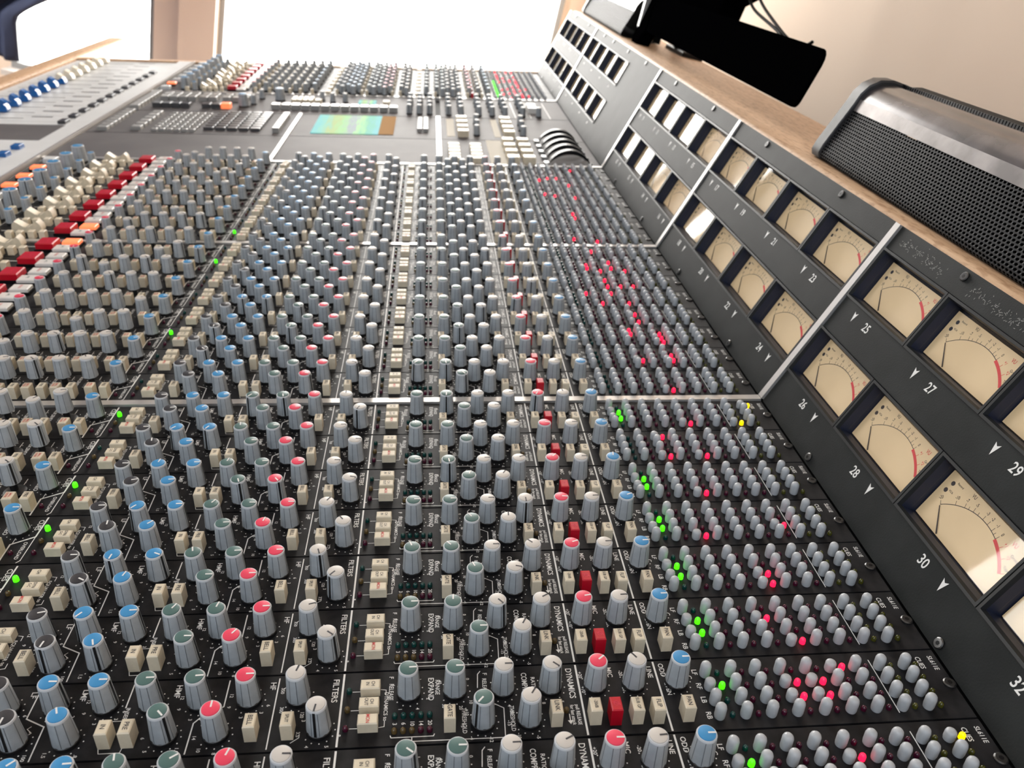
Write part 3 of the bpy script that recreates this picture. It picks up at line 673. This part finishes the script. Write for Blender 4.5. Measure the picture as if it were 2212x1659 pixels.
t, cx, cy = module('master_panel', 'long panel of square keys and knobs behind the keypads and screen', -15.8, -2.44, 24.52, 28.76)
seg(t, cx, cy, [-15.25], [24.7 + i * .46 for i in range(8)], .36, .38, .2, 'keygrey')
seg(t, cx, cy, [-14.5, -14.1, -13.7, -13.3], [25.3], .36, .4, .2, 'keydark'); seg(t, cx, cy, [-12.42, -12.0], [25.3], .36, .4, .2, 'keydark')
link('push_button', K(.38, .4, .22, 'onorange'), t, (-11.6 - cx, 25.35 - cy, 0), label='lit orange button')
seg(t, cx, cy, [-14.6, -14.2, -13.8, -13.4, -12.9, -12.5], [26.9, 27.5], .34, .5, .2, 'keygrey'); seg(t, cx, cy, [-11.9, -11.5, -11.1], [26.9, 27.5], .3, .4, .2, 'keygrey')
seg(t, cx, cy, [-9.48 + i * .43 for i in range(13)], [25.5], .36, .5, .22, 'keygrey')
seg(t, cx, cy, [-8.9, -8.65, -8.4, -8.15], [26.9, 27.4], .2, .4, .18, 'cream'); seg(t, cx, cy, [-7.8, -4.7], [26.9], .3, .4, .18, 'cream')
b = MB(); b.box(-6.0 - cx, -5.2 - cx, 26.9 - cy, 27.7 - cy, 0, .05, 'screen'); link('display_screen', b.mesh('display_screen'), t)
for x, y, c, bg_ in ((-10.93, 25.75, 'blue', 1), (-10.6, 26.3, 'white', 0), (-10.45, 27.6, 'white', 0), (-9.58, 27.3, 'white', 1), (-7.7, 27.6, 'white', 0), (-7.18, 27.2, 'white', 0), (-6.6, 27.2, 'white', 0)):
    put_knob(t, x - cx, y - cy, c, random.uniform(-2, 2), big=bg_ == 1, far=bg_ != 1)
for x in (-3.6, -3.15, -2.7):
    for y in (25.0, 25.9, 26.8, 27.7): link('rotary_knob', KFAR['white'], t, (x - cx, y - cy, 0), random.uniform(-2, 2))
def tape(t, cx, cy, x0, x1, y0, y1, lab='white scribble strip'):
    b = MB(); b.box(x0 - cx, x1 - cx, y0 - cy, y1 - cy, 0, .008, 'tape'); link('paper_strip', b.mesh('paper_strip'), t, label=lab)
t, cx, cy = module('monitor_panel', 'front panel of cream button stacks and curved black fins by the meter bridge', -2.22, PX - .03, 16.55, 20.3, 'satin')
seg(t, cx, cy, [-1.77, -.95], [16.85 + .5 * i for i in range(5)], .42, .34, .2, 'cream'); tape(t, cx, cy, -.47, .13, 16.6, 20.28)
seg(t, cx, cy, [.35, .93], [16.9 + .9 * i for i in range(4)], .44, .42, .26, 'cream')
def fin():
    b = MB(); n = 14; out = []; inn = []
    for i in range(n + 1):
        x = -.78 + 1.56 * i / n; q = 1 - (x / .78) ** 2; out.append((x, .05 + .50 * q ** .75)); inn.append((x, .0 + .40 * max(0, q) ** .75))
    for i in range(n):
        pts = []
        for (x, z) in (out[i], out[i + 1], inn[i + 1], inn[i]): pts += [(x, -.13, z), (x, .13, z)]
        b.add(pts, [(0, 1, 3, 2), (2, 3, 5, 4), (4, 5, 7, 6), (6, 7, 1, 0), (0, 2, 4, 6), (1, 7, 5, 3)], 'black')
    b.box(-.92, -.70, -.14, .14, 0, .10, 'keygrey'); b.box(.70, .85, -.1, .1, 0, .06, 'black')
    return b.mesh('curved_fin', False)
FM = fin()
for i in range(5): link('curved_fin', FM, t, (2.38 - cx, 16.75 + i * .83 - cy, 0))
t, cx, cy = module('monitor_panel', 'middle panel by the meter bridge with two white strips and short knob rows', -2.22, PX - .03, 20.36, 24.45, 'satin')
tape(t, cx, cy, -1.99, -1.66, 20.85, 24.2); tape(t, cx, cy, -.06, .21, 20.85, 24.2)
seg(t, cx, cy, [-1.34, .53], [20.95, 21.8, 22.7, 23.55], .44, .42, .26, 'cream')
for x, y in ((-.78, 21.1), (-.73, 22.1), (-.71, 23.2), (1.12, 21.05), (1.14, 22.1), (1.19, 23.15)): link('rotary_knob', KFAR['white'], t, (x - cx, y - cy, 0), 1)
t, cx, cy = module('monitor_panel', 'rear panel of grey knob rows by the meter bridge, before the far bay', -2.22, PX - .03, 24.52, 28.76, 'satin')
for x in (-1.85, -1.3, -.5, .1, .68, 1.48):
    for y in (24.95, 25.9, 26.9, 27.8): link('rotary_knob', KFAR['white'], t, (x - cx, y - cy, 0), random.uniform(-2, 2))
put_knob(t, 2.2 - cx, 24.95 - cy, 'white', 1, far=True); b = MB()
for x in (1.15, 1.85, 2.71): b.line([(x - cx, 24.7 - cy), (x - cx, 28.2 - cy)], .03, 'ink', .003)
link('printed_line', b.mesh('printed_line'), t, label='white printed lines')
seg(t, cx, cy, [2.0], [25.9, 26.6], .4, .4, .26, 'whitebtn')
# ---------------------------------------------------------------- fader panel
t, cx, cy = module('fader_panel', 'pale brushed panel with blue and cream faders beside the wooden armrest', -22.15, -16.78, 21.35, 37.2, 'lightpanel')
b = MB()
for i in range(14):
    y = 22.4 + 1.08 * i - cy; b.box(-21.8 - cx, -18.9 - cx, y - .03, y + .03, .001, .004, 'black'); b.line([(-22.0 - cx, y - .54), (-16.9 - cx, y - .54)], .02, 'keydark', .003)
    b.box(-18.7 - cx, -17.9 - cx, y + .25, y + .40, .001, .003, 'keydark')
link('fader_slots', b.mesh('fader_slots'), t)
for i in range(14):
    y = 22.4 + 1.08 * i
    link('fader_cap', SADB if i < 8 else SADW, t, (-20.25 - .03 * i - cx, y - cy, 0), label='glossy blue fader cap' if i < 8 else 'cream fader cap')
    if i < 12: link('push_button', K(.3, .5, .12, 'keydark'), t, (-16.97 - .0 * i - cx - .12, y - .65 - cy, 0))
t, cx, cy = module('fader_panel', 'dark recessed grey panel between the two pale fader panels', -22.15, -16.78, 18.85, 21.3, 'satin')
t, cx, cy = module('fader_panel', 'pale fader panel on the near side at the left edge', -22.15, -16.78, 10.5, 18.8, 'lightpanel')
for i in range(5): link('push_button', K(.3, .4, .14, 'faderblue'), t, (-17.1 - cx, 17.6 - 1.05 * i - cy, 0))
module('fader_panel', 'pale panel at the operator edge, alongside the nearest strips', -22.15, -16.78, YN, 10.45, 'lightpanel')
# ---------------------------------------------------------------- things on the wooden shelf (level frame at the shelf's front edge)
SX, SZ = E0W[0], E0W[1] + .045
def sthing(name, label, cat, e, y, h=0, rz=0, group=None):
    o = bpy.data.objects.new(name, None); COL.objects.link(o); o.location = ((SX + e) * S, y * S, (SZ + h) * S + LIFT); o.rotation_euler = (0, 0, rz)
    o['label'] = label; o['category'] = cat; o.empty_display_size = .01
    if group: o['group'] = group
    return o
def strip_surface(b, prof, y0, y1, m, uv=False):
    n = len(prof); base = len(b.v); k = b.mi(m); acc = [0]
    for (x0, z0), (x1, z1) in zip(prof, prof[1:]): acc.append(acc[-1] + math.hypot(x1 - x0, z1 - z0))
    b.v += [(x, y0, z) for x, z in prof] + [(x, y1, z) for x, z in prof]
    for i in range(n - 1):
        f = (base + i, base + n + i, base + n + i + 1, base + i + 1)
        if uv: b.uv[len(b.f)] = [(y0, acc[i]), (y1, acc[i]), (y1, acc[i + 1]), (y0, acc[i + 1])]
        b.f.append(f); b.m.append(k)
def uvmesh(b, name):
    me = b.mesh(name, True); l = me.uv_layers.new(name='UVMap')
    for p in me.polygons:
        q = b.uv.get(p.index)
        if q:
            for j, li in enumerate(p.loop_indices): l.data[li].uv = q[j]
    return me
def shelf_speaker(label, y_far, length, rz=0):
    t = sthing('shelf_loudspeaker', label, 'loudspeaker', .55, y_far, 0, rz)
    L = -length
    face = [(.12, .0), (.03, .05), (0, .14), (.04, .3), (.34, 1.12)]
    b = MB(); strip_surface(b, face, -.34, L, 'grille', True); link('grille', uvmesh(b, 'grille'), t, label='black punched metal grille')
    b = MB(); strip_surface(b, [(.33, 1.13), (.335, 1.16), (.385, 1.37)], -.36, L, 'sphighlight'); link('highlight_band', uvmesh(b, 'highlight_band'), t, label='scuffed band with painted highlight')  # highlight along the trim's lower edge, made as a lighter strip
    met = [(.385, 1.37), (.42, 1.44), (.50, 1.58), (.68, 1.72), (.92, 1.79), (1.15, 1.80)]
    b = MB(); strip_surface(b, met, -.36, L, 'spmetal'); link('metal_trim', uvmesh(b, 'metal_trim'), t, label='worn shiny dark metal cover')
    b = MB(); rb = []
    for i in range(int(length / .09)):
        y = -.4 - i * .09; b.box(1.15, 1.24, y - .03, y + .03, 1.70, 1.86, 'black')
    link('ribbed_edge', b.mesh('ribbed_edge'), t)
    b = MB(); back = [(1.22, 1.66), (1.30, 1.86), (1.5, 1.90), (1.8, 1.75), (1.9, 1.3), (1.9, .05), (.12, 0)]
    strip_surface(b, back, -.6, L, 'matte'); link('rear_cloth', uvmesh(b, 'rear_cloth'), t, label='dark cloth back')
    # end cap
    ol = [(.12, -.0), (.0, .03), (-.05, .14), (-.02, .32), (.28, 1.25), (.34, 1.48), (.46, 1.68), (.66, 1.83), (.95, 1.89), (1.3, 1.86), (1.6, 1.7), (1.75, 1.3), (1.75, .06), (1.65, 0)]
    n = len(ol); b = MB()
    for k, (ya, yb, ia, ib) in enumerate(((0, -.05, .06, 0), (-.05, -.42, 0, 0), (-.42, -.44, 0, .04))):
        cxm, czm = .9, .8
        def rg(y, i): return [(cxm + (x - cxm) * (1 - i), y, max(0, czm + (z - czm) * (1 - i))) for x, z in ol]
        b.add(rg(ya, ia) + rg(yb, ib), [(j, (j + 1) % n, (j + 1) % n + n, j + n) for j in range(n)], 'spcap')
        if k == 0: b.add(rg(0, .06), [tuple(range(n))], 'spcap')
        if k == 2: b.add(rg(-.44, .04), [tuple(range(n))[::-1]], 'spcap')
    link('end_cap', b.mesh('end_cap', True), t, label='scuffed black end cap')
    return t
shelf_speaker('black bar loudspeaker with punched grille and shiny metal top at the right edge', 5.05, 13.5, -.02)
shelf_speaker('distant bar loudspeaker with pale grey front at the far end of the shelf', 37.0, 10.6)
# long black bar between the speakers
t = sthing('black_bar', 'long featureless black bar with rounded near end, raised on a foot above the oak shelf', 'black bar', .85, 16.2)
def rrect(y0, y1, z0, z1, r):
    pts = []
    for cy_, cz_, a0 in ((y1 - r, z1 - r, 0), (y0 + r, z1 - r, 90), (y0 + r * .5, z0 + r * .5, 180), (y1 - r * .5, z0 + r * .5, 270)):
        rr = r if a0 < 180 else r * .5
        for i in range(5): a = radians(a0 + i * 22.5); pts.append((cy_ + rr * cos(a), cz_ + rr * sin(a)))
    return pts
pts = rrect(-8.55, 9.1, .60, 2.05, .38); n = len(pts); lean = .2; b = MB()
vs = [(z * lean, y, z) for y, z in pts] + [(z * lean + .10, y, z) for y, z in pts]
b.add(vs, [tuple(range(n)), tuple(range(2 * n - 1, n - 1, -1))] + [(i, i + n, (i + 1) % n + n, (i + 1) % n) for i in range(n)], 'gloss'); link('bar_body', b.mesh('bar_body', True), t)
b = MB(); pr = [(7.6, .62), (7.9, .45), (8.0, .0), (9.0, .0), (9.15, .25), (9.15, 1.9), (8.9, 2.05), (8.4, 2.05), (8.0, 1.2)]; n = len(pr)
vs = [(z * lean - .03, y, z) for y, z in pr] + [(z * lean + .55, y, z) for y, z in pr]
b.add(vs, [tuple(range(n)), tuple(range(2 * n - 1, n - 1, -1))] + [(i, i + n, (i + 1) % n + n, (i + 1) % n) for i in range(n)], 'gloss')
b.box(.1, .9, 8.95, 9.2, .1, 1.95, 'keygrey'); link('foot', b.mesh('foot', True), t, label='foot with pale rim')
# black loudspeaker cabinet standing behind it
t = sthing('black_loudspeaker', 'dark blurred loudspeaker standing behind the black bar, cut by the top edge', 'loudspeaker', 2.0, 16.2)
b = MB(); b.box(.75, 1.7, 7.4, 10.2, 0, .2, 'black', .05); link('stand_base', b.mesh('stand_base'), t)
b = MB(); b.lathe([(.35, .2), (.25, .4), (.25, 1.9)], 18, 'black', 1.0, 8.8); link('stand_column', b.mesh('stand_column'), t)
pr = [(2.45, 1.95), (2.3, 2.45), (1.3, 2.75), (1.15, 3.0), (1.15, 8.8), (1.3, 9), (10.4, 9), (10.5, 8.8), (10.5, 2.1), (10.3, 1.9), (2.6, 1.86)]
n = len(pr); b = MB(); b.add([(0, y, z) for y, z in pr] + [(.9, y, z) for y, z in pr], [tuple(range(n)), tuple(range(2 * n - 1, n - 1, -1))] + [(i, i + n, (i + 1) % n + n, (i + 1) % n) for i in range(n)], 'gloss')
link('cabinet', b.mesh('cabinet', True), t)
b = MB(); b.lathe([(1.5, 0), (1.5, .06), (1.2, .02), (.3, -.25)], 28, 'black'); me = b.mesh('cone', True); k = link('cone', me, t, (-.01, 6.0, 5.6)); k.rotation_euler = (0, -pi / 2, 0)
def cablemesh(pts, r):
    cu = bpy.data.curves.new('cable', 'CURVE'); cu.dimensions = '3D'; cu.bevel_depth = r * S; cu.bevel_resolution = 3
    sp = cu.splines.new('NURBS'); sp.points.add(len(pts) - 1); sp.use_endpoint_u = True; sp.order_u = 4
    for p, q in zip(sp.points, pts): p.co = (q[0] * S, q[1] * S, q[2] * S, 1)
    cu.materials.append(MAT['cable']); o = bpy.data.objects.new('t', cu); COL.objects.link(o)
    me = bpy.data.meshes.new_from_object(o.evaluated_get(bpy.context.evaluated_depsgraph_get())); bpy.data.objects.remove(o); return me
C1 = [(2.45, 17.45, 3.2), (2.45, 17.4, 2.6), (2.45, 15.4, 2.27), (2.45, 13.6, 2.05), (2.3, 12.9, 1.9), (2.0, 12.4, 1.6)]
C2 = [(2.45, 17.3, 3.3), (2.45, 16.3, 2.75), (2.45, 14.8, 2.38), (2.45, 13.2, 1.98), (2.45, 12.2, 1.83), (2.45, 11.6, 1.86), (2.45, 11.2, 2.06)]
for lab, pts in (('lower of two thin black cables sagging from the dark loudspeaker to the shelf', C1), ('upper black cable with an upturned loose end behind the black bar', C2)):
    o = link('cable', cablemesh(pts, .05), None); o.location = (SX * S, 0, SZ * S + LIFT); tag(o, lab, 'cable', 'cables behind the black bar')
# ---------------------------------------------------------------- dark blue curtain by the left window
b = MB(); n = 60; H = 56; yc = 62
vs = []
rows = 110
for j in range(rows + 1):
    z = -10.9 + (CZ + 10.7) * j / rows
    xr = -35.1 + (min(12, 1.9 * ((z + 7.6) / 1.6) ** 1.3) if z > -7.6 else 0)
    for i in range(n + 1):
        f = i / n; x = -52 + (xr + 52) * f; vs.append((x, yc + .5 * sin(f * 44) + .15 * sin(f * 91 + j * .3), z))
fs = [(j * (n + 1) + i, j * (n + 1) + i + 1, (j + 1) * (n + 1) + i + 1, (j + 1) * (n + 1) + i) for j in range(rows) for i in range(n)]
b.add(vs, fs, 'navycloth'); me = b.mesh('curtain', True)
o = link('curtain', me, None); o.location = (0, 0, LIFT); md = o.modifiers.new('thick', 'SOLIDIFY'); md.thickness = .15 * S
tag(o, 'dark navy cloth drawn back beside the left window', 'curtain')
